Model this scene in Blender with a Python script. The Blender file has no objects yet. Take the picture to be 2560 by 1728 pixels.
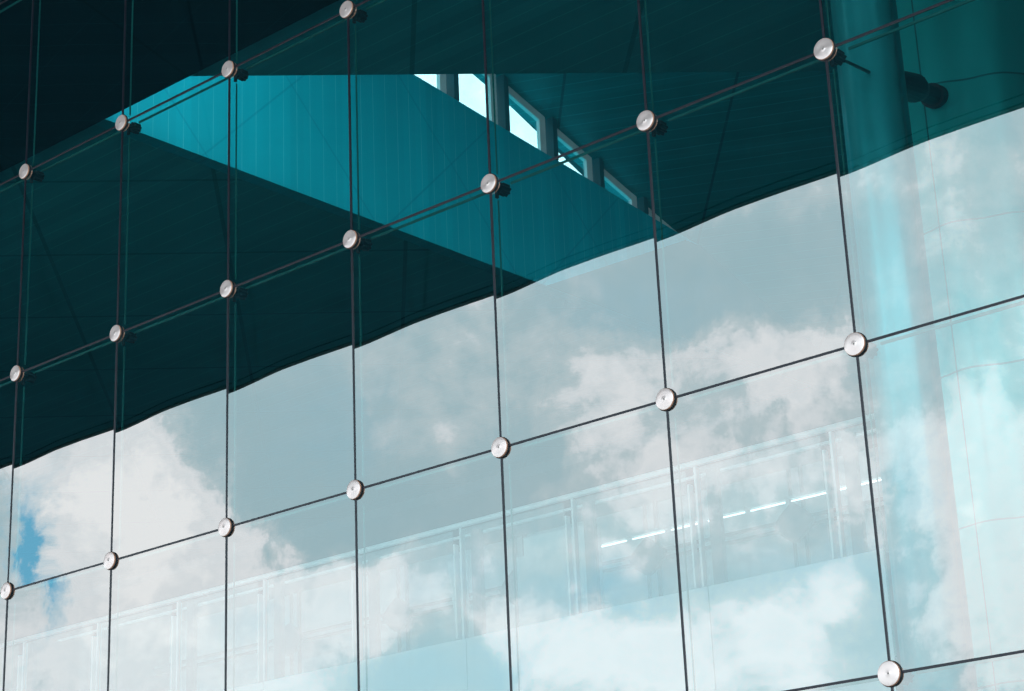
import bpy, bmesh, math, random
from mathutils import Vector, Matrix
random.seed(7)
S = bpy.context.scene
COL = S.collection

# ------------------------------------------------------------------ layout (metres)
MW, MH = 1.5, 2.0837          # glass module width, height
Z0 = 9.94                     # height of the upper visible joint row
CEIL = 15.0                   # canopy soffit and inner ceiling level
EDGE = -16.0                  # outer edge of the canopy
TX = -6.9                     # plane of the clerestory wall

# ------------------------------------------------------------------ helpers
def link(o, parent=None):
    COL.objects.link(o)
    if parent is not None:
        o.parent = parent
    return o

def mesh_obj(name, bm, mat, parent=None, smooth=False, bevel=0.0):
    if bevel:
        bmesh.ops.bevel(bm, geom=list(bm.edges), offset=bevel, segments=2, affect='EDGES', profile=0.6)
    bmesh.ops.recalc_face_normals(bm, faces=bm.faces)
    me = bpy.data.meshes.new(name)
    bm.to_mesh(me); bm.free()
    if smooth:
        for p in me.polygons: p.use_smooth = True
    me.materials.append(mat)
    return link(bpy.data.objects.new(name, me), parent)

def empty(name, loc=(0, 0, 0)):
    o = bpy.data.objects.new(name, None)
    o.location = loc
    o.empty_display_size = 0.2
    return link(o)

def tag(o, label, cat, group=None):
    o['label'] = label; o['category'] = cat
    if group: o['group'] = group
    return o

def struct(o):
    o['kind'] = 'structure'
    return o

def box(bm, x0, x1, y0, y1, z0, z1):
    v = [bm.verts.new(p) for p in ((x0,y0,z0),(x1,y0,z0),(x1,y1,z0),(x0,y1,z0),(x0,y0,z1),(x1,y0,z1),(x1,y1,z1),(x0,y1,z1))]
    for f in ((0,3,2,1),(4,5,6,7),(0,1,5,4),(1,2,6,5),(2,3,7,6),(3,0,4,7)):
        bm.faces.new([v[i] for i in f])

def prism(bm, pts, ext):
    """closed polygon pts extruded by vector ext"""
    a = [bm.verts.new(p) for p in pts]
    b = [bm.verts.new(Vector(p) + Vector(ext)) for p in pts]
    bm.faces.new(a[::-1]); bm.faces.new(b)
    n = len(a)
    for i in range(n):
        bm.faces.new((a[i], a[(i+1) % n], b[(i+1) % n], b[i]))

def lathe_y(bm, prof, seg=48):
    """prof = list of (radius, y); revolved about the Y axis"""
    rings = []
    for r, y in prof:
        if r < 1e-6:
            rings.append([bm.verts.new((0, y, 0))])
        else:
            rings.append([bm.verts.new((r*math.cos(2*math.pi*k/seg), y, r*math.sin(2*math.pi*k/seg))) for k in range(seg)])
    for A, B in zip(rings[:-1], rings[1:]):
        for k in range(seg):
            a0, a1 = A[k % len(A)], A[(k+1) % len(A)]
            b0, b1 = B[k % len(B)], B[(k+1) % len(B)]
            if len(A) == 1: bm.faces.new((a0, b1, b0))
            elif len(B) == 1: bm.faces.new((a0, a1, b0))
            else: bm.faces.new((a0, a1, b1, b0))

# ------------------------------------------------------------------ materials
class NT:
    def __init__(s, tree):
        s.t = tree; s.n = tree.nodes; s.l = tree.links
    def add(s, typ, **kw):
        nd = s.n.new(typ)
        for k, v in kw.items(): setattr(nd, k, v)
        return nd
    def put(s, sock, v):
        if isinstance(v, bpy.types.NodeSocket): s.l.new(v, sock)
        elif v is not None: sock.default_value = v
    def math(s, op, a, b=None, c=None, clamp=False):
        nd = s.add('ShaderNodeMath', operation=op); nd.use_clamp = clamp
        s.put(nd.inputs[0], a); s.put(nd.inputs[1], b); s.put(nd.inputs[2], c)
        return nd.outputs[0]
    def vmath(s, op, a, b=None, c=None):
        nd = s.add('ShaderNodeVectorMath', operation=op)
        s.put(nd.inputs[0], a); s.put(nd.inputs[1], b)
        if c is not None: s.put(nd.inputs[2], c)
        return nd.outputs['Value'] if op in ('LENGTH', 'DOT_PRODUCT', 'DISTANCE') else nd.outputs['Vector']
    def noise(s, vec, scale, detail=4, rough=0.55, dist=0.0, w=None):
        nd = s.add('ShaderNodeTexNoise')
        if w is not None:
            nd.noise_dimensions = '4D'; nd.inputs['W'].default_value = w
        s.put(nd.inputs['Vector'], vec)
        nd.inputs['Scale'].default_value = scale; nd.inputs['Detail'].default_value = detail
        nd.inputs['Roughness'].default_value = rough; nd.inputs['Distortion'].default_value = dist
        return nd
    def ramp(s, fac, stops, interp='LINEAR'):
        nd = s.add('ShaderNodeValToRGB'); nd.color_ramp.interpolation = interp
        e = nd.color_ramp.elements
        while len(e) < len(stops): e.new(0.5)
        for el, (p, c) in zip(e, stops):
            el.position = p; el.color = (c[0], c[1], c[2], 1) if not isinstance(c, float) else (c, c, c, 1)
        s.put(nd.inputs[0], fac)
        return nd.outputs[0]
    def mix(s, fac, a, b, blend='MIX'):
        nd = s.add('ShaderNodeMix', data_type='RGBA', blend_type=blend)
        s.put(nd.inputs[0], fac)
        s.put(nd.inputs[6], a if isinstance(a, bpy.types.NodeSocket) else (*a, 1))
        s.put(nd.inputs[7], b if isinstance(b, bpy.types.NodeSocket) else (*b, 1))
        return nd.outputs[2]

def new_mat(name):
    m = bpy.data.materials.new(name); m.use_nodes = True
    m.node_tree.nodes.clear()
    k = NT(m.node_tree)
    k.out = k.add('ShaderNodeOutputMaterial')
    return m, k

def pbr(name, col, rough=0.5, metal=0.0, var=0.12, vscale=3.0, bump=0.0, bscale=60, emit=None, estr=0, spec=0.5):
    m, k = new_mat(name)
    p = k.add('ShaderNodeBsdfPrincipled')
    tc = k.add('ShaderNodeTexCoord')
    nz = k.noise(tc.outputs['Object'], vscale, 5, 0.6)
    f = k.math('MULTIPLY_ADD', nz.outputs[0], var*2, 1-var)
    c = k.vmath('SCALE', (col[0], col[1], col[2])); k.put(c.node.inputs['Scale'], f)
    k.put(p.inputs['Base Color'], c)
    r = k.math('MULTIPLY_ADD', nz.outputs[0], 0.16, rough-0.08)
    k.put(p.inputs['Roughness'], r)
    p.inputs['Metallic'].default_value = metal
    p.inputs['Specular IOR Level'].default_value = spec
    if bump:
        b = k.add('ShaderNodeBump'); b.inputs['Strength'].default_value = bump; b.inputs['Distance'].default_value = 0.01
        k.put(b.inputs['Height'], k.noise(tc.outputs['Object'], bscale, 3, 0.6).outputs[0])
        k.put(p.inputs['Normal'], b.outputs[0])
    if emit:
        p.inputs['Emission Color'].default_value = (*emit, 1); p.inputs['Emission Strength'].default_value = estr
    k.l.new(p.outputs[0], k.out.inputs[0])
    return m

def lines(k, coord, period, width, off=0.0):
    """1 on thin lines every `period` along scalar coord"""
    f = k.math('FRACT', k.math('ADD', k.math('DIVIDE', coord, period), off))
    d = k.math('ABSOLUTE', k.math('SUBTRACT', f, 0.5))
    return k.math('LESS_THAN', d, width/period/2)

def board_mat(name, base, linecol, sdir, period, width, seams=None, seamcol=(0, 0, 0), rough=0.55, seamstr=0.6, lstr=1.0, var=0.15, sheen=0.3):
    """flat boards: thin light joints across direction sdir, wide dark seams"""
    m, k = new_mat(name)
    p = k.add('ShaderNodeBsdfPrincipled')
    tc = k.add('ShaderNodeTexCoord'); P = tc.outputs['Object']
    u = k.vmath('DOT_PRODUCT', P, sdir)
    ln = lines(k, u, period, width)
    nz = k.noise(P, 0.35, 5, 0.6)
    # each board a slightly different tone
    bid = k.math('FLOOR', k.math('ADD', k.math('DIVIDE', u, period), 0.0))
    wn = k.add('ShaderNodeTexWhiteNoise', noise_dimensions='1D'); k.put(wn.inputs['W'], bid)
    tone = k.math('ADD', k.math('MULTIPLY_ADD', nz.outputs[0], var*2, 1-var), k.math('MULTIPLY_ADD', wn.outputs[0], 0.14, -0.07))
    c = k.vmath('SCALE', base); k.put(c.node.inputs['Scale'], tone)
    brk = k.math('MULTIPLY_ADD', k.noise(P, 1.7, 3).outputs[0], 1.4, -0.1, clamp=True)
    col = k.mix(k.math('MULTIPLY', k.math('MULTIPLY', ln, lstr), brk), c, linecol)
    for (sd, per, wd) in (seams or []):
        sl = lines(k, k.vmath('DOT_PRODUCT', P, sd), per, wd, 0.2)
        col = k.mix(k.math('MULTIPLY', sl, seamstr), col, seamcol)
    k.put(p.inputs['Base Color'], col)
    p.inputs['Roughness'].default_value = rough
    p.inputs['Specular IOR Level'].default_value = sheen
    k.l.new(p.outputs[0], k.out.inputs[0])
    return m

def glass_mat(name, refl, tint, milk=0.0, milkcol=(0.8, 0.9, 0.9), rough=0.0, dirt=True):
    m, k = new_mat(name)
    tr = k.add('ShaderNodeBsdfTransparent')
    gl = k.add('ShaderNodeBsdfGlossy'); gl.inputs['Roughness'].default_value = rough
    gl.inputs['Color'].default_value = (0.97, 0.99, 1.0, 1)
    tr.inputs['Color'].default_value = (*tint, 1)
    mx = k.add('ShaderNodeMixShader')
    k.put(mx.inputs[0], refl)
    k.l.new(tr.outputs[0], mx.inputs[1]); k.l.new(gl.outputs[0], mx.inputs[2])
    last = mx.outputs[0]
    df = k.add('ShaderNodeBsdfDiffuse'); df.inputs['Color'].default_value = (*milkcol, 1)
    m2 = k.add('ShaderNodeMixShader')
    tc = k.add('ShaderNodeTexCoord')
    if dirt:
        vs = k.vmath('MULTIPLY', tc.outputs['Object'], (5.0, 1.0, 0.7))
        nz = k.noise(vs, 2.2, 7, 0.65)
        f = k.math('MULTIPLY_ADD', k.math('SUBTRACT', nz.outputs[0], 0.5, clamp=True), 0.05, milk)
        k.put(m2.inputs[0], f)
    else:
        m2.inputs[0].default_value = milk
    k.l.new(last, m2.inputs[1]); k.l.new(df.outputs[0], m2.inputs[2])
    k.l.new(m2.outputs[0], k.out.inputs[0])
    return m

REFL = 0.42
M = {}
M['facade_glass'] = glass_mat('coated_facade_glass', REFL, (0.80, 0.94, 0.95), 0.0, (0.15, 0.6, 0.6))
M['clear_glass'] = glass_mat('clear_glass', 0.05, (0.78, 0.95, 0.96), 0.0, dirt=False)
M['guard_glass'] = glass_mat('guard_glass', 0.04, (0.9, 0.97, 0.97), 0.15, (0.85, 0.95, 0.95), dirt=False)
M['seal'] = pbr('black_silicone', (0.014, 0.014, 0.026), 0.32, 0, 0.25, 8, 0.15, 90)
M['gasket'] = pbr('black_gasket', (0.010, 0.014, 0.020), 0.6)
M['edge_glass'] = pbr('green_glass_edge', (0.015, 0.23, 0.205), 0.3, 0, 0.4, 1.3)
M['dark_steel'] = pbr('dark_painted_steel', (0.02, 0.035, 0.04), 0.45, 0.2)
M['bolt'] = pbr('bolt_steel', (0.25, 0.22, 0.21), 0.35, 0.9)
M['rim'] = pbr('heat_tinted_rim', (0.80, 0.40, 0.28), 0.4, 0.35, 0.3, 20)
M['pale_metal'] = pbr('pale_metal', (0.92, 0.94, 0.93), 0.4, 0.0)
M['white_panel'] = pbr('white_panel', (0.86, 0.92, 0.92), 0.5, 0, 0.05)
M['post_paint'] = pbr('post_paint', (0.02, 0.14, 0.17), 0.5)
M['screen'] = pbr('screen_panel', (0.62, 0.72, 0.73), 0.5, 0, 0.05)
M['pale_wall'] = pbr('pale_wall', (0.36, 0.45, 0.46), 0.6)
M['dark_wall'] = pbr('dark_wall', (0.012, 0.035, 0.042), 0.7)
M['tube'] = pbr('lit_tube', (0.9, 0.9, 0.9), 0.4, emit=(0.95, 1.0, 1.0), estr=3.2)
M['housing'] = pbr('lamp_housing', (0.5, 0.62, 0.62), 0.5)
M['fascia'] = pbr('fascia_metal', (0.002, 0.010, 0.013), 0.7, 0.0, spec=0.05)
M['paving'] = pbr('paving', (0.42, 0.42, 0.41), 0.8, 0, 0.25, 0.4, 0.3, 20)

# brushed disc face: circular machining marks around the disc's own axis
def disc_mat():
    m, k = new_mat('brushed_steel_disc')
    tc = k.add('ShaderNodeTexCoord'); P = tc.outputs['Object']
    sep = k.add('ShaderNodeSeparateXYZ'); k.put(sep.inputs[0], P)
    r = k.math('SQRT', k.math('ADD', k.math('POWER', sep.outputs[0], 2), k.math('POWER', sep.outputs[2], 2)))
    ring = k.noise(None, 260, 3, 0.7); ring.noise_dimensions = '1D'; k.put(ring.inputs['W'], r)
    an = k.add('ShaderNodeBsdfAnisotropic') if False else k.add('ShaderNodeBsdfGlossy')
    an.distribution = 'GGX'
    tg = k.add('ShaderNodeTangent', direction_type='RADIAL', axis='Y')
    k.l.new(tg.outputs[0], an.inputs['Tangent'])
    an.inputs['Anisotropy'].default_value = 0.55
    k.put(an.inputs['Roughness'], k.math('MULTIPLY_ADD', ring.outputs[0], 0.08, 0.19))
    cl = k.vmath('SCALE', (1.0, 0.85, 0.835)); k.put(cl.node.inputs['Scale'], k.math('MULTIPLY_ADD', ring.outputs[0], 0.22, 0.89))
    k.put(an.inputs['Color'], cl)
    df = k.add('ShaderNodeBsdfDiffuse'); df.inputs['Color'].default_value = (0.95, 0.73, 0.71, 1)
    b = k.add('ShaderNodeBump'); b.inputs['Strength'].default_value = 0.12; b.inputs['Distance'].default_value = 0.0008
    k.put(b.inputs['Height'], ring.outputs[0])
    k.l.new(b.outputs[0], an.inputs['Normal'])
    mx = k.add('ShaderNodeMixShader'); mx.inputs[0].default_value = 0.48
    k.l.new(an.outputs[0], mx.inputs[1]); k.l.new(df.outputs[0], mx.inputs[2])
    k.l.new(mx.outputs[0], k.out.inputs[0])
    return m
M['disc'] = disc_mat()

# metal column cladding with vertical and horizontal joints
def column_mat(name, col, seam_ang=None, zs=None, rough=0.38, metal=0.5):
    m, k = new_mat(name)
    p = k.add('ShaderNodeBsdfPrincipled')
    tc = k.add('ShaderNodeTexCoord'); P = tc.outputs['Object']
    sep = k.add('ShaderNodeSeparateXYZ'); k.put(sep.inputs[0], P)
    nz = k.noise(k.vmath('MULTIPLY', P, (1.5, 1.5, 0.25)), 1.6, 5, 0.6)
    c = k.vmath('SCALE', col); k.put(c.node.inputs['Scale'], k.math('MULTIPLY_ADD', nz.outputs[0], 0.35, 0.82))
    cc = c
    if zs:
        z1, dz = zs
        f = k.math('FRACT', k.math('DIVIDE', k.math('SUBTRACT', sep.outputs[2], z1 - dz*20.5), dz))
        g = k.math('LESS_THAN', k.math('ABSOLUTE', k.math('SUBTRACT', f, 0.5)), 0.009/dz)
        cc = k.mix(k.math('MULTIPLY', g, 0.7), cc, (0.02, 0.14, 0.16))
    if seam_ang is not None:
        for a in (seam_ang, seam_ang + math.pi*2/3, seam_ang - math.pi*2/3):
            dx = k.vmath('DISTANCE', k.vmath('MULTIPLY', P, (1, 1, 0)), (math.cos(a), math.sin(a), 0))
            g = k.math('LESS_THAN', dx, 0.013)
            cc = k.mix(k.math('MULTIPLY', g, 0.75), cc, (0.02, 0.12, 0.14))
    k.put(p.inputs['Base Color'], cc)
    p.inputs['Metallic'].default_value = metal
    k.put(p.inputs['Roughness'], k.math('MULTIPLY_ADD', nz.outputs[0], 0.2, rough-0.1))
    k.l.new(p.outputs[0], k.out.inputs[0])
    return m
M['column'] = column_mat('teal_column_cladding', (0.03, 0.80, 0.78), -1.575, (9.462, 1.309))
M['slim_column'] = column_mat('teal_slim_column', (0.03, 0.56, 0.60))

s45 = 0.70711
a16 = math.radians(16)
M['ceiling'] = board_mat('dark_ceiling_boards', (0.04, 0.45, 0.51), (0.08, 0.85, 0.88), (0, 1, 0), 0.42, 0.012,
                         [((s45, s45, 0), 3.1, 0.07), ((s45, -s45, 0), 3.1, 0.07), ], (0.01, 0.2, 0.24), 0.7, sheen=0.1)
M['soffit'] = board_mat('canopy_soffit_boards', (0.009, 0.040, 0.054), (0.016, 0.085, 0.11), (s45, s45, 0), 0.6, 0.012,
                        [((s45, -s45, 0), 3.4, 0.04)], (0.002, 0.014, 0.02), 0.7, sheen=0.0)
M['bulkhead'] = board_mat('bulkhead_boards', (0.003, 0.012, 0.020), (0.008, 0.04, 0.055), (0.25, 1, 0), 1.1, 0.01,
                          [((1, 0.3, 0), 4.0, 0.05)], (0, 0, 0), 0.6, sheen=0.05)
M['recess'] = board_mat('teal_recess_boards', (0.0, 0.53, 0.65), (0.15, 0.80, 0.88), (0, 1, 0), 0.30, 0.014,
                        [((0, s45, s45), 2.6, 0.035), ((0, s45, -s45), 2.9, 0.035)], (0.0, 0.32, 0.43), 0.5, 0.4, 0.55, 0.06)
M['upper'] = board_mat('upper_ceiling_boards', (0.001, 0.26, 0.28), (0.03, 0.6, 0.6), (-math.sin(a16), math.cos(a16), 0), 0.28, 0.012,
                       [((s45, s45, 0), 3.1, 0.05)], (0, 0.03, 0.04), 0.45, 0.5)

# ------------------------------------------------------------------ camera
R = ((0.7504050338248559, 0.6596698665475179, -0.04156864659207027),
     (-0.2483024148561229, 0.22305494036451098, -0.9426517938006601),
     (-0.6125668910306322, 0.7176922465431572, 0.3311791709405972))
cam_d = bpy.data.cameras.new('camera')
cam = link(bpy.data.objects.new('camera', cam_d))
rx, ry, rz = Vector(R[0]), Vector(R[1]), Vector(R[2])
mw = Matrix((rx, -ry, -rz)).transposed().to_4x4()
mw.translation = Vector((15.0674, -10.4528, 1.6962))
cam.matrix_world = mw
cam_d.sensor_width = 36.0
cam_d.lens = 1990.6055 / 1024 * 36.0
cam_d.clip_end = 3000
S.camera = cam

# ------------------------------------------------------------------ ground
bm = bmesh.new(); box(bm, -1500, 1500, -1500, 1500, -0.5, -0.02)
g = struct(mesh_obj('ground', bm, M['paving']))

# ------------------------------------------------------------------ glass facade
fac = tag(empty('glass_facade', (0, 0, 0)), 'frameless glass curtain wall reflecting a cloudy sky, panes joined by dark seals', 'glass facade')
C0, C1 = -10, 8
xs = [c*MW for c in range(C0, C1+1)]
zs = [14.96, Z0+2*MH, Z0+MH, Z0, Z0-MH, Z0-2*MH, Z0-3*MH, Z0-4*MH, 0.02]
def sm(a, b, t):
    t = max(0.0, min(1.0, (t-a)/(b-a))); return t*t*(3-2*t)
NU, NV = 22, 14
for i in range(len(xs)-1):
    for j in range(len(zs)-1):
        x0, x1, zt, zb = xs[i]+0.006, xs[i+1]-0.006, zs[j]-0.006, zs[j+1]+0.006
        k1 = random.uniform(0.85, 1.15); k2 = random.uniform(-1, 1); k3 = random.uniform(-1, 1); k4 = random.uniform(-1, 1); random_tilt = random.uniform(-1, 1)
        bm = bmesh.new(); grid = []
        NU, NV = (22, 14) if x0 > -4 else (8, 6)
        for a in range(NU+1):
            u = a/NU; col = []
            for b in range(NV+1):
                v = b/NV
                z = zb + (zt-zb)*v
                s = sm(0.0, 0.46, u) - 0.26*sm(0.6, 1.0, u)
                tilt = -(0.0022*k1*s + 0.00025*k2 - 0.0010)
                y = tilt*(z-(zb+zt)/2)
                y -= 0.00040*(1+0.4*k3)*(1-(2*u-1)**2)*(1-0.6*(2*v-1)**2)
                y += 0.0005*random_tilt*(x1-x0)*(u-0.5)
                y += 0.00018*k4*math.sin(math.pi*(2*u+v))
                y += -0.00018*math.exp(-(u**2+(1-v)**2)/0.02) - 0.00018*math.exp(-((1-u)**2+v**2)/0.02)
                col.append(bm.verts.new((x0+(x1-x0)*u, y, z)))
            grid.append(col)
        for a in range(NU):
            for b in range(NV):
                bm.faces.new((grid[a][b], grid[a+1][b], grid[a+1][b+1], grid[a][b+1]))
        mesh_obj('glass_pane', bm, M['facade_glass'], fac, smooth=True)
for x in xs:                                   # vertical seals run through
    bm = bmesh.new(); box(bm, x-0.0078, x+0.0078, -0.006, 0.010, 0.0, 14.97)
    mesh_obj('vertical_seal', bm, M['seal'], fac, bevel=0.002)
for z in zs[1:-1]:                             # horizontal seals butt between them
    for i in range(len(xs)-1):
        bm = bmesh.new(); box(bm, xs[i]+0.008, xs[i+1]-0.008, -0.005, 0.010, z-0.0085, z+0.0085)
        mesh_obj('horizontal_seal', bm, M['seal'], fac, bevel=0.002)
# polished inner glass edges behind every joint
for i, x in enumerate(xs):
    for j in range(len(zs)-1):
        bm = bmesh.new(); box(bm, x-0.003, x+0.003, 0.078, 0.092, zs[j+1]+0.11, zs[j]-0.11)
        mesh_obj('glass_edge', bm, M['edge_glass'], fac)
for j in range(1, len(zs)-1):
    for i in range(len(xs)-1):
        bm = bmesh.new(); box(bm, xs[i]+0.12, xs[i+1]-0.04, 0.094, 0.106, zs[j]-0.009, zs[j]+0.009)
        mesh_obj('glass_edge', bm, M['edge_glass'], fac)
# solid ends of the facade
for xa, xb in ((-34.0, xs[0]-0.02), (xs[-1]+0.02, 18.0)):
    bm = bmesh.new(); box(bm, xa, xb, 0.0, 0.35, 0, 14.97)
    struct(mesh_obj('end_wall', bm, M['pale_wall']))

# ------------------------------------------------------------------ clamp discs
def make_fitting():
    root = empty('clamp_disc', (0, 0, 0))
    seg = 56
    bm = bmesh.new()
    lathe_y(bm, [(0.0075, -0.02988), (0.011, -0.03060), (0.012, -0.03010), (0.030, -0.02980), (0.055, -0.02870), (0.0775, -0.02760), (0.0815, -0.02640)], seg)
    mesh_obj('disc_face', bm, M['disc'], root, smooth=True)
    bm = bmesh.new(); lathe_y(bm, [(0.0815, -0.02640), (0.0838, -0.02412), (0.0842, -0.01152), (0.080, -0.01044), (0.0, -0.01044)], seg)
    mesh_obj('disc_rim', bm, M['rim'], root, smooth=True)
    bm = bmesh.new(); lathe_y(bm, [(0.0, -0.01022), (0.087, -0.01022), (0.089, -0.00900), (0.089, -0.00072), (0.0, -0.00072)], seg)
    mesh_obj('gasket', bm, M['gasket'], root, smooth=False)
    bm = bmesh.new(); lathe_y(bm, [(0.0, -0.02772), (0.0035, -0.02772), (0.0042, -0.03060), (0.0070, -0.03082), (0.0075, -0.02880)], 20)
    mesh_obj('bolt', bm, M['bolt'], root, smooth=True)
    # bracket behind the glass: stem, lobed hub, small arms
    bm = bmesh.new()
    lathe_y(bm, [(0.0, 0.012), (0.045, 0.012), (0.045, 0.03), (0.026, 0.036), (0.026, 0.115), (0.0, 0.115)], 24)
    n = 48; rings = []
    for y, sc in ((0.105, 0.86), (0.112, 1.0), (0.185, 1.0), (0.192, 0.86)):
        rings.append([bm.verts.new(((0.050+0.008*math.cos(8*t))*sc*math.cos(t), y, (0.050+0.008*math.cos(8*t))*sc*math.sin(t))) for t in [2*math.pi*q/n for q in range(n)]])
    for A, B in zip(rings[:-1], rings[1:]):
        for q in range(n): bm.faces.new((A[q], A[(q+1) % n], B[(q+1) % n], B[q]))
    bm.faces.new(rings[0][::-1]); bm.faces.new(rings[-1])
    mesh_obj('bracket', bm, M['dark_steel'], root)
    bm = bmesh.new(); box(bm, -0.012, 0.012, 0.06, 0.085, -0.105, -0.022)
    mesh_obj('locking_tab', bm, M['dark_steel'], root, bevel=0.003)
    return root
proto = make_fitting()
def copy_tree(o, parent=None):
    c = o.copy(); COL.objects.link(c); c.parent = parent
    for ch in list(o.children): copy_tree(ch, c)
    return c
row_name = {0: 'top visible row', 1: 'second row from the top', 2: 'third row from the top', 3: 'bottom row'}
LBL = {
 (0,0): 'brushed steel disc farthest left in the topmost row, on dark glass',
 (1,0): 'brushed steel disc where the teal triangle starts at its left tip',
 (2,0): 'brushed steel disc on the upper edge of the teal triangle',
 (3,0): 'brushed steel disc cut close to the top edge of the picture',
 (0,1): 'half-shaded steel disc at far left of the second row, on dark glass',
 (1,1): 'half-shaded steel disc second from left in the second row',
 (2,1): 'half-shaded steel disc below the teal triangle, third in the second row',
 (3,1): 'half-shaded steel disc just under the lower edge of the teal triangle',
 (4,1): 'half-shaded steel disc in teal glow below the row of high windows',
 (5,1): 'half-shaded steel disc on dark glass right of the high windows',
 (6,1): 'half-shaded steel disc beside the teal columns at upper right',
 (0,2): 'bright steel disc at the left edge below the blue sky patch',
 (1,2): 'bright steel disc on white cloud, second from left in the third row',
 (2,2): 'bright steel disc where the white cloud meets grey sky, third row',
 (3,2): 'bright steel disc on grey reflected sky, fourth in the third row',
 (4,2): 'bright steel disc above the gallery handrail, fifth in the third row',
 (5,2): 'bright steel disc on pale clouds, sixth in the third row',
 (6,2): 'large bright steel disc at right, last of the third row',
 (6,3): 'largest steel disc, at the lower right corner of the glass wall',
}
first = True
for (c, r), lb in LBL.items():
    o = proto if first else copy_tree(proto)
    first = False
    o.location = (c*MW, 0, Z0 - r*MH); o.scale = (0.9, 1, 0.9)
    for ch in o.children:
        if ch.name.startswith('disc_face'):
            ch.rotation_euler = (0, random.uniform(0, 6.28), 0)
    tag(o, lb, 'clamp disc', 'steel clamp discs at the glass joints')

# ------------------------------------------------------------------ canopy over the forecourt
can = tag(empty('canopy', (0, 0, CEIL)), 'dark roof canopy projecting over the glass wall, seen mirrored as its dark upper part', 'canopy')
can.location = (0, 0, 0)
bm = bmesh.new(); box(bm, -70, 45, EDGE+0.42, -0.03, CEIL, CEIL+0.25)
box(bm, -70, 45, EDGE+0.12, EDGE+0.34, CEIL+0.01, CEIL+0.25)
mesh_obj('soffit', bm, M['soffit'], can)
bm = bmesh.new(); box(bm, -70, 45, EDGE, EDGE+0.12, CEIL-0.02, CEIL+0.9)
mesh_obj('fascia', bm, M['fascia'], can)
bm = bmesh.new(); box(bm, -70, 45, EDGE+0.34, EDGE+0.42, CEIL+0.06, CEIL+0.35)
mesh_obj('edge_gutter', bm, M['gasket'], can)

# ------------------------------------------------------------------ inner ceiling with triangular opening
T = 0.30
bm = bmesh.new()
prism(bm, [(-34, 0.4, CEIL), (TX-0.26, 0.4, CEIL), (TX-0.26, 30, CEIL), (-34, 30, CEIL)], (0, 0, T))
prism(bm, [(TX-0.258, 0.4, CEIL), (18, 0.4, CEIL), (18, 30, CEIL), (18, 29.1, CEIL), (-5.25, 5.85, CEIL), (TX-0.258, 5.85, CEIL)], (0, 0, T))
struct(mesh_obj('ceiling', bm, M['ceiling']))
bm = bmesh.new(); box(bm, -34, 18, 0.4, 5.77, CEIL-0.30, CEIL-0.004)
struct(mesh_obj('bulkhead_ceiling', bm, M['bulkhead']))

# clerestory wall: boards below, strip of windows above
def sill(y): return 18.09 - 0.1086*(y-13.6)
def head(y): return 19.09 - 0.298*(y-15.2)
bm = bmesh.new()
prism(bm, [(TX, 5.86, CEIL+0.003), (TX, 28.8, CEIL+0.003), (TX, 21.6, sill(21.6)), (TX, 12, sill(12)), (TX, 5.86, 20.8)], (-0.25, 0, 0))
struct(mesh_obj('recess_wall', bm, M['recess']))
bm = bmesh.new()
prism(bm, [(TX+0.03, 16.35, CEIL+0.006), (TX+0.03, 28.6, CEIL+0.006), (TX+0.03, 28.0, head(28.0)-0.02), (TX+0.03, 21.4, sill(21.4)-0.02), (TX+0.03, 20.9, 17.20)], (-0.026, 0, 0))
struct(mesh_obj('added_shade_panel', bm, M['dark_wall']))  # dark sheet added as shade over the teal wall's far lower end
cl = tag(empty('clerestory', (TX, 16, 18)), 'slanting strip of high windows with pale frames above the teal boarded wall', 'window strip')
cl.location = (0, 0, 0)
P0, PD = 12.70, 1.405
for q in range(7):
    ya = P0 + q*PD; yb = ya + PD
    if head(yb) - sill(yb) < 0.03: break
    # dark post
    bm = bmesh.new()
    prism(bm, [(TX+0.02, yb-0.15, sill(yb-0.15)+0.002), (TX+0.02, yb-0.02, sill(yb-0.02)+0.002), (TX+0.02, yb-0.02, head(yb-0.02)), (TX+0.02, yb-0.15, head(yb-0.15))], (-0.30, 0, 0))
    mesh_obj('post', bm, M['post_paint'], cl)
    bm = bmesh.new()
    prism(bm, [(TX-0.30, yb-0.02, sill(yb)), (TX-0.30, yb+0.06, sill(yb+0.06)), (TX-0.30, yb+0.06, head(yb+0.06)), (TX-0.30, yb-0.02, head(yb))], (-0.06, 0, 0))
    mesh_obj('side_plate', bm, M['upper'], cl)
    y0, y1 = ya+0.04, yb-0.21
    bm = bmesh.new()                              # jamb + head, one frame
    prism(bm, [(TX-0.12, y1-0.17, sill(y1-0.17)), (TX-0.12, y1, sill(y1)), (TX-0.12, y1, head(y1)), (TX-0.12, y1-0.17, head(y1-0.17))], (-0.08, 0, 0))
    prism(bm, [(TX-0.125, y0, head(y0)-0.16), (TX-0.125, y1-0.172, head(y1-0.172)-0.16), (TX-0.125, y1-0.172, head(y1-0.172)), (TX-0.125, y0, head(y0))], (-0.08, 0, 0))
    fr = mesh_obj('window_frame', bm, M['pale_metal'], cl)
    bm = bmesh.new()
    prism(bm, [(TX-0.17, y0, sill(y0)), (TX-0.17, y1-0.174, sill(y1-0.17)), (TX-0.17, y1-0.174, head(y1-0.17)-0.16), (TX-0.17, y0, head(y0)-0.16)], (-0.012, 0, 0))
    mesh_obj('pane', bm, M['clear_glass'], fr)
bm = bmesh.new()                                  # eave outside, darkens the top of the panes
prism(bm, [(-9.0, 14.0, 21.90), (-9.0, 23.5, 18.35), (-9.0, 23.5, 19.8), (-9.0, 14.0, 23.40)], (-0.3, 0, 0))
mesh_obj('eave', bm, M['dark_steel'], cl)

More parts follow.
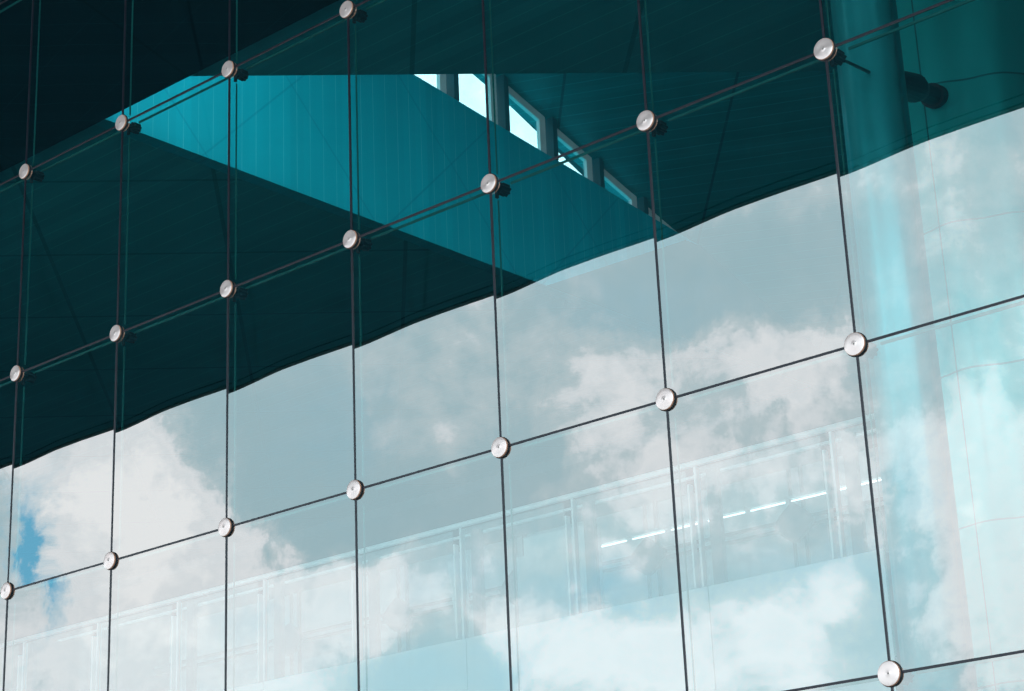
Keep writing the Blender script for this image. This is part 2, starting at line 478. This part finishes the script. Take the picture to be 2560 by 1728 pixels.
bm = bmesh.new(); box(bm, TX-0.3, 18, 8.8, 13.95, 19.42, 19.7); box(bm, 0.0, 18, 5.0, 8.79, 19.42, 19.7)
struct(mesh_obj('unseen_shade_slab', bm, M['upper']))  # unseen slab added above the opening to darken the teal wall below
# sloping upper ceiling beside the clerestory
bm = bmesh.new()
prism(bm, [(TX-0.5, 14.0, head(14.0)), (18, 14.0, head(14.0)), (18, 29.2, head(29.2)), (TX-0.5, 29.2, head(29.2))], (0, 0, 0.25))
struct(mesh_obj('upper_ceiling', bm, M['upper']))

# ------------------------------------------------------------------ inner shell
bm = bmesh.new(); box(bm, -34, 18, 30.0, 30.3, 0, 15.3); struct(mesh_obj('back_wall', bm, M['dark_wall']))
bm = bmesh.new(); box(bm, -34.3, -34.0, 0.0, 30.3, 0, CEIL+T); struct(mesh_obj('side_wall', bm, M['dark_wall']))
bm = bmesh.new(); box(bm, 18.0, 18.3, 0.0, 30.3, 0, CEIL+T); struct(mesh_obj('side_wall', bm, M['dark_wall']))
bm = bmesh.new(); box(bm, -34, 18, 0.36, 30.0, 0.0, 0.05); struct(mesh_obj('floor', bm, M['dark_wall']))

# ------------------------------------------------------------------ columns
def cyl(bm, r, z0, z1, seg=144, lobes=0, amp=0.0, ph=0.0):
    # radius rippled to shape vertical light and dark bands, like reflections
    def rad(q):
        t = 2*math.pi*q/seg
        return r*(1 + amp*math.cos(lobes*t+ph) + amp*0.35*math.cos((lobes+4)*t+1.3))
    a = [bm.verts.new((rad(q)*math.cos(2*math.pi*q/seg), rad(q)*math.sin(2*math.pi*q/seg), z0)) for q in range(seg)]
    b = [bm.verts.new((rad(q)*math.cos(2*math.pi*q/seg), rad(q)*math.sin(2*math.pi*q/seg), z1)) for q in range(seg)]
    for q in range(seg): bm.faces.new((a[q], a[(q+1) % seg], b[(q+1) % seg], b[q]))
    bm.faces.new(a[::-1]); bm.faces.new(b)
def round_column(name, x, y, r, mat):
    bm = bmesh.new(); cyl(bm, r, 0.05, CEIL-0.31 if y < 5.9 else CEIL-0.004, lobes=10 if r > 0.5 else 5, amp=0.022 if r > 0.5 else 0.05, ph=2.2)
    me_o = mesh_obj(name, bm, mat, smooth=True)
    # keep cap edges crisp
    me_o.data.polygons[-1].use_smooth = False; me_o.data.polygons[-2].use_smooth = False
    me_o.location = (x, y, 0)
    return me_o
tag(round_column('clad_column', 7.625, 4.987, 1.0, M['column']), 'broad round column in teal metal panels with thin joints, behind the glass at right', 'column')
tag(round_column('slim_column', 8.22, 2.0, 0.245, M['slim_column']), 'slim smooth round column in front of the broad teal panelled one', 'column')

# steel arm reaching from the broad column towards the facade
def rod(bm, a, b, r0, r1, seg=20):
    a, b = Vector(a), Vector(b); d = (b-a).normalized()
    s = d.orthogonal().normalized(); t = d.cross(s)
    A = [bm.verts.new(a + (s*math.cos(2*math.pi*q/seg)+t*math.sin(2*math.pi*q/seg))*r0) for q in range(seg)]
    B = [bm.verts.new(b + (s*math.cos(2*math.pi*q/seg)+t*math.sin(2*math.pi*q/seg))*r1) for q in range(seg)]
    for q in range(seg): bm.faces.new((A[q], A[(q+1) % seg], B[(q+1) % seg], B[q]))
    bm.faces.new(A[::-1]); bm.faces.new(B)
arm = tag(empty('steel_arm', (0, 0, 0)), 'dark tapered steel arm bracing the glass wall from the broad column', 'bracket arm')
bm = bmesh.new(); rod(bm, (7.91, 2.75, 9.02), (7.84, 3.40, 9.19), 0.10, 0.125); rod(bm, (7.84, 3.40, 9.19), (7.82, 3.52, 9.22), 0.125, 0.10)
mesh_obj('sleeve', bm, M['dark_steel'], arm)
bm = bmesh.new(); rod(bm, (7.82, 3.52, 9.22), (7.76, 3.86, 9.31), 0.075, 0.085); rod(bm, (7.76, 3.86, 9.31), (7.73, 4.05, 9.36), 0.11, 0.11)
mesh_obj('base', bm, M['gasket'], arm)
bm = bmesh.new(); rod(bm, (9.0, 0.19, 7.86), (7.91, 2.75, 9.02), 0.010, 0.016)
mesh_obj('rod', bm, M['dark_steel'], arm)

# ------------------------------------------------------------------ gallery with glass guard
gal = tag(empty('gallery', (0, 6, 0)), 'pale gallery edge with glass guard and thin handrail, faint through the lower glass', 'gallery')
gal.location = (0, 0, 0)
GX1 = 5.60
pj = [-9.93, -6.56, -3.19, 0.18, 3.53, GX1]
for a, b in zip(pj[:-1], pj[1:]):
    bm = bmesh.new(); box(bm, a+0.006, b-0.006, 5.97, 6.02, 4.1, 6.02)
    mesh_obj('parapet_panel', bm, M['white_panel'], gal, bevel=0.004)
bm = bmesh.new(); box(bm, -9.93, GX1-0.02, 6.03, 10.95, 5.5, 6.0)
mesh_obj('floor_slab', bm, M['pale_wall'], gal)
bm = bmesh.new(); rod(bm, (-9.93, 5.99, 7.335), (GX1+0.06, 5.99, 7.335), 0.032, 0.032, 16)
mesh_obj('handrail', bm, M['pale_metal'], gal, smooth=True)
px = [5.08-1.665*q for q in range(9)]
for x in px:
    bm = bmesh.new(); box(bm, x-0.06, x-0.035, 5.975, 6.045, 6.03, 7.13); box(bm, x+0.03, x+0.058, 5.985, 6.055, 6.03, 7.30)
    mesh_obj('post', bm, M['pale_metal'], gal, bevel=0.003)
    bm = bmesh.new(); box(bm, x+0.10, x+0.24, 6.10, 6.16, 6.03, 7.28)
    mesh_obj('stiffener', bm, M['dark_wall'], gal, bevel=0.003)
ex = [-9.93] + px[::-1] + [GX1]
for a, b in zip(ex[:-1], ex[1:]):
    bm = bmesh.new(); box(bm, a+0.09, b-0.09, 6.005, 6.017, 6.03, 7.29)
    mesh_obj('guard_glass', bm, M['guard_glass'], gal)

# far inner glazing behind the gallery: posts, twin rails, star brackets
scr = tag(empty('inner_screen', (0, 11, 0)), 'blurred far glazed screen with star brackets and twin rails behind the gallery', 'glazed screen')
scr.location = (0, 0, 0)
bm = bmesh.new(); box(bm, -11.5, GX1, 11.3, 11.4, 6.0, 8.75)
mesh_obj('backing_pane', bm, M['screen'], scr)
for zc in (7.86, 7.97):
    bm = bmesh.new(); box(bm, -11.5, GX1, 10.98, 11.03, zc-0.02, zc+0.02)
    mesh_obj('rail', bm, M['dark_steel'], scr)
for q in range(5):
    x = 1.48 - 2.39*q
    bm = bmesh.new(); box(bm, x-0.13, x-0.10, 11.05, 11.1, 6.05, 8.7); box(bm, x+0.05, x+0.085, 11.05, 11.1, 6.05, 8.7)
    mesh_obj('post', bm, M['dark_steel'], scr)
    bm = bmesh.new(); n = 40
    A = []
    for t in [2*math.pi*w/n for w in range(n)]:
        rr = 0.20 + 0.05*abs(math.cos(2*t)) + 0.012*math.cos(8*t)
        A.append((x + rr*math.cos(t)*1.15, 10.90, 7.90 + rr*math.sin(t)))
    prism(bm, A, (0, 0.06, 0))
    mesh_obj('star_bracket', bm, M['dark_steel'], scr)
bm = bmesh.new(); box(bm, -11.5, GX1, 8.98, 9.02, 8.18, 8.215)
tag(mesh_obj('cable_tray', bm, M['pale_metal']), 'thin pale horizontal rail above the row of ceiling lamps', 'rail')
# cover above the gallery
bm = bmesh.new(); box(bm, -11.5, GX1, 9.05, 11.45, 8.8, 8.95)
struct(mesh_obj('gallery_ceiling', bm, M['dark_wall']))

# lit tube lamps in a line
tl = ['leftmost lit tube lamp of the row hanging behind the gallery guard',
      'second lit tube lamp from left, beside the star bracket',
      'third lit tube lamp, crossed by the dark vertical glass joint',
      'fourth lit tube lamp, just right of the joint and gallery post',
      'fifth lit tube lamp, in the middle of the right gallery bay',
      'sixth lit tube lamp, ending at the right gallery post',
      'rightmost lit tube lamp, ending next to the broad column']
tx = [(-0.30, 0.23), (0.29, 0.83), (0.90, 1.36), (1.46, 2.04), (2.09, 2.62), (2.67, 3.24), (3.33, 3.98)]
for (a, b), lb in zip(tx, tl):
    root = tag(empty('tube_lamp', ((a+b)/2, 9.0, 7.61)), lb, 'tube lamp', 'row of lit tube lamps')
    h = (b-a)/2
    bm = bmesh.new(); rod(bm, (-h+0.02, 0, 0), (h-0.02, 0, 0), 0.010, 0.010, 14)
    mesh_obj('tube', bm, M['tube'], root, smooth=True)
    bm = bmesh.new(); box(bm, -h, h, -0.035, 0.035, 0.024, 0.06)
    mesh_obj('housing', bm, M['housing'], root, bevel=0.004)

# white board standing on the gallery, and a wire chair back
bm = bmesh.new(); prism(bm, [(-0.83, 6.8, 7.20), (-0.50, 6.8, 7.22), (-0.56, 6.8, 6.01), (-0.68, 6.8, 6.01)], (0, 0.03, 0))
tag(mesh_obj('display_board', bm, M['white_panel']), 'narrow white board leaning behind a post on the gallery', 'board')
bm = bmesh.new(); prism(bm, [(-0.30, 7.6, 7.52), (0.75, 7.6, 7.50), (0.75, 7.6, 6.01), (-0.42, 7.6, 6.01), (-0.42, 7.6, 7.30), (-0.30, 7.6, 7.30)], (0, 0.2, 0))
tag(mesh_obj('partition', bm, M['white_panel']), 'wide pale partition with a notched corner standing on the gallery', 'partition')
bm = bmesh.new()
pts = [Vector((1.50+0.19*math.cos(math.pi*q/14)*(1.1 if q in (0, 14) else 1), 6.8, 6.02+0.30*math.sin(math.pi*q/14)**0.6)) for q in range(15)]
for a, b in zip(pts[:-1], pts[1:]): rod(bm, a, b, 0.007, 0.007, 8)
tag(mesh_obj('chair_back', bm, M['pale_metal'], smooth=True), 'thin curved metal chair back just above the gallery edge', 'chair')

# ------------------------------------------------------------------ light
SUN = Vector((-0.60, 0.52, 0.61)).normalized()
sd = bpy.data.lights.new('sun', 'SUN'); sd.energy = 3.0; sd.angle = math.radians(0.5); sd.color = (1.0, 0.95, 0.88)
so = link(bpy.data.objects.new('sun', sd)); so.location = SUN*40
so.rotation_euler = (-SUN).to_track_quat('-Z', 'Y').to_euler()

w = bpy.data.worlds.new('World'); S.world = w; w.use_nodes = True
w.node_tree.nodes.clear(); k = NT(w.node_tree)
out = k.add('ShaderNodeOutputWorld'); bg = k.add('ShaderNodeBackground')
sky = k.add('ShaderNodeTexSky', sky_type='NISHITA'); sky.sun_disc = False
sky.sun_elevation = math.asin(SUN.z); sky.sun_rotation = math.atan2(SUN.x, SUN.y)
tc = k.add('ShaderNodeTexCoord'); D = tc.outputs['Generated']
sp = k.add('ShaderNodeSeparateXYZ'); k.put(sp.inputs[0], D)
az = k.math('MULTIPLY', k.math('ARCTAN2', sp.outputs[0], k.math('MULTIPLY', sp.outputs[1], -1.0)), 57.29578)
el = k.math('MULTIPLY', k.math('ARCSINE', sp.outputs[2]), 57.29578)
cb = k.add('ShaderNodeCombineXYZ'); k.put(cb.inputs[0], az); k.put(cb.inputs[1], el)
AE = cb.outputs[0]
wn = k.noise(AE, 0.62, 9, 0.66, w=1.3)
wv = k.vmath('MULTIPLY', k.vmath('SUBTRACT', wn.outputs['Color'], (0.5, 0.5, 0.5)), (4.2, 3.6, 0))
AW = k.vmath('ADD', AE, wv)
def blobs(lst, start):
    acc = start
    for (a, e, sa, se, wt) in lst:
        v = k.vmath('MULTIPLY_ADD', AW, (1/sa, 1/se, 0), (-a/sa, -e/se, 0))
        L = k.vmath('LENGTH', v)
        mr = k.add('ShaderNodeMapRange', interpolation_type='SMOOTHSTEP')
        k.put(mr.inputs[0], L)
        mr.inputs[1].default_value = 0.0; mr.inputs[2].default_value = 1.8
        mr.inputs[3].default_value = wt; mr.inputs[4].default_value = 0.0
        acc = k.math('ADD', acc, mr.outputs[0])
    return acc
WHITE = [(-53.0, 14.6, 1.8, 2.4, 0.42), (-51.4, 15.6, 1.9, 2.1, 0.48), (-49.6, 13.0, 2.0, 1.5, 0.44), (-53.5, 10.8, 2.6, 2.0, 0.35),
         (-50.5, 10.4, 2.6, 1.6, 0.35), (-47.0, 11.0, 2.6, 1.7, 0.42), (-44.0, 12.4, 1.9, 1.2, 0.25), (-55.6, 16.5, 1.0, 1.2, 0.3),
         (-47.3, 16.4, 2.0, 2.2, -0.45), (-49.3, 17.6, 1.4, 0.9, -0.3), (-45.6, 14.6, 2.0, 0.9, -0.40), (-33.0, 21.0, 4.0, 1.6, -0.30),
         (-43.3, 18.8, 1.6, 1.2, -0.02), (-42.5, 14.9, 2.6, 1.2, -0.25), (-37.8, 18.2, 1.2, 1.3, 0.22), (-36.6, 15.9, 2.2, 1.5, 0.26),
         (-33.9, 18.5, 2.6, 1.1, 0.28), (-31.4, 18.0, 1.6, 1.2, 0.22), (-34.0, 14.8, 2.4, 1.6, 0.22), (-39.4, 16.8, 1.4, 1.4, -0.10),
         (-39.3, 10.9, 1.8, 1.2, 0.40), (-35.6, 9.9, 3.0, 1.3, 0.35), (-32.4, 11.2, 1.3, 0.8, 0.30), (-27.0, 14.6, 2.0, 2.0, 0.40),
         (-30.6, 14.6, 1.2, 1.6, 0.25), (-26.0, 11.0, 2.6, 2.4, 0.35), (-25.0, 21.0, 3.0, 3.0, 0.08), (-43.9, 10.0, 1.7, 1.0, -0.28)]
BLUE = [(-54.5, 14.1, 0.6, 1.3, 1.6), (-54.2, 12.5, 0.45, 0.9, 1.2), (-38.1, 12.2, 2.0, 0.6, 0.6), (-43.6, 9.9, 2.6, 0.7, 0.30), (-41.0, 10.2, 0.8, 0.7, 0.4),
        (-28.9, 14.6, 0.6, 1.5, 0.4), (-31.5, 12.3, 2.6, 0.7, 0.35), (-28.0, 19.5, 2.0, 2.4, 0.12), (-36.5, 20.2, 2.6, 1.0, 0.22), (-45.6, 17.2, 1.6, 1.6, 0.22),
        (-29.3, 10.6, 1.0, 2.0, 0.2), (-48.4, 11.6, 0.8, 0.5, 0.35), (-42.3, 12.7, 1.8, 0.6, 0.3)]
fb = k.noise(AE, 0.42, 9, 0.60, w=4.1)
fb2 = k.noise(k.vmath('MULTIPLY', AE, (1, 1.6, 1)), 1.5, 8, 0.62, w=2.2)
base = k.math('ADD', k.math('MULTIPLY', k.math('SUBTRACT', fb.outputs[0], 0.5), 0.85), k.math('MULTIPLY', k.math('SUBTRACT', fb2.outputs[0], 0.5), 0.36))
bl = k.noise(k.vmath('ADD', AE, k.vmath('SCALE', wv)), 0.5, 4, 0.5, w=7.7)
bl.inputs['Vector'].links[0].from_node.inputs[1].links[0].from_node.inputs['Scale'].default_value = 0.5
puff = k.math('ABSOLUTE', k.math('MULTIPLY_ADD', bl.outputs[0], 2.0, -1.0))
base = k.math('ADD', base, k.math('MULTIPLY_ADD', puff, 0.45, -0.06))
dens = blobs(WHITE, k.math('ADD', base, 0.40))
blue = blobs(BLUE, k.math('MULTIPLY', k.math('SUBTRACT', fb2.outputs[0], 0.5), 0.5))
cloud = k.ramp(dens, [(0.0, (0.76, 1.08, 1.17)), (0.30, (0.84, 1.13, 1.21)), (0.49, (1.08, 1.28, 1.33)), (0.58, (1.42, 1.52, 1.56)), (0.70, (1.66, 1.70, 1.72)), (0.84, (1.56, 1.63, 1.66)), (1.0, (1.86, 1.87, 1.86))], 'LINEAR')
bdeep = k.math('MULTIPLY', k.math('SUBTRACT', blue, 0.45), 1.3, clamp=True)
bluec = k.mix(0.25, k.mix(bdeep, (0.66, 1.32, 1.58), (0.30, 1.08, 1.55)), k.vmath('SCALE', sky.outputs[0]))
bluec.node.inputs[7].links[0].from_node.inputs['Scale'].default_value = 0.12
bf = k.math('MULTIPLY', blue, k.math('SUBTRACT', 1.35, dens, clamp=True), clamp=True)
colr = k.mix(bf, cloud, bluec)
# haze glow around the sun side of the sky
sdn = k.vmath('DOT_PRODUCT', D, tuple(SUN))
glow = k.math('POWER', k.math('MAXIMUM', sdn, 0.0), 4.0)
gl = k.vmath('SCALE', (1.0, 1.25, 1.3)); k.put(gl.node.inputs['Scale'], k.math('MULTIPLY', glow, 0.6))
colr = k.vmath('ADD', colr, gl)
# sky outside the reflected band is boosted, added fill for gallery, discs and columns
bst = k.add('ShaderNodeMapRange', interpolation_type='SMOOTHSTEP')
k.put(bst.inputs[0], az); bst.inputs[1].default_value = -20; bst.inputs[2].default_value = 8; bst.inputs[3].default_value = 1.0; bst.inputs[4].default_value = 2.6
bsl = k.add('ShaderNodeMapRange', interpolation_type='SMOOTHSTEP')
k.put(bsl.inputs[0], az); bsl.inputs[1].default_value = -72; bsl.inputs[2].default_value = -60; bsl.inputs[3].default_value = 1.8; bsl.inputs[4].default_value = 1.0
cs = k.vmath('SCALE', colr); k.put(cs.node.inputs['Scale'], k.math('MULTIPLY', bst.outputs[0], bsl.outputs[0])); colr = cs
# below the horizon
hz = k.math('GREATER_THAN', sp.outputs[2], -0.005)
colr = k.mix(hz, (0.2, 0.2, 0.2), colr)
k.put(bg.inputs[0], colr); bg.inputs[1].default_value = 1.0
k.l.new(bg.outputs[0], out.inputs[0])

# ------------------------------------------------------------------ render settings
S.render.engine = 'CYCLES'
S.view_settings.view_transform = 'Standard'; S.view_settings.look = 'None'; S.view_settings.exposure = 0
c = S.cycles
c.max_bounces = 14; c.diffuse_bounces = 4; c.glossy_bounces = 5; c.transparent_max_bounces = 16; c.transmission_bounces = 6
c.use_denoising = True
c.sample_clamp_indirect = 6
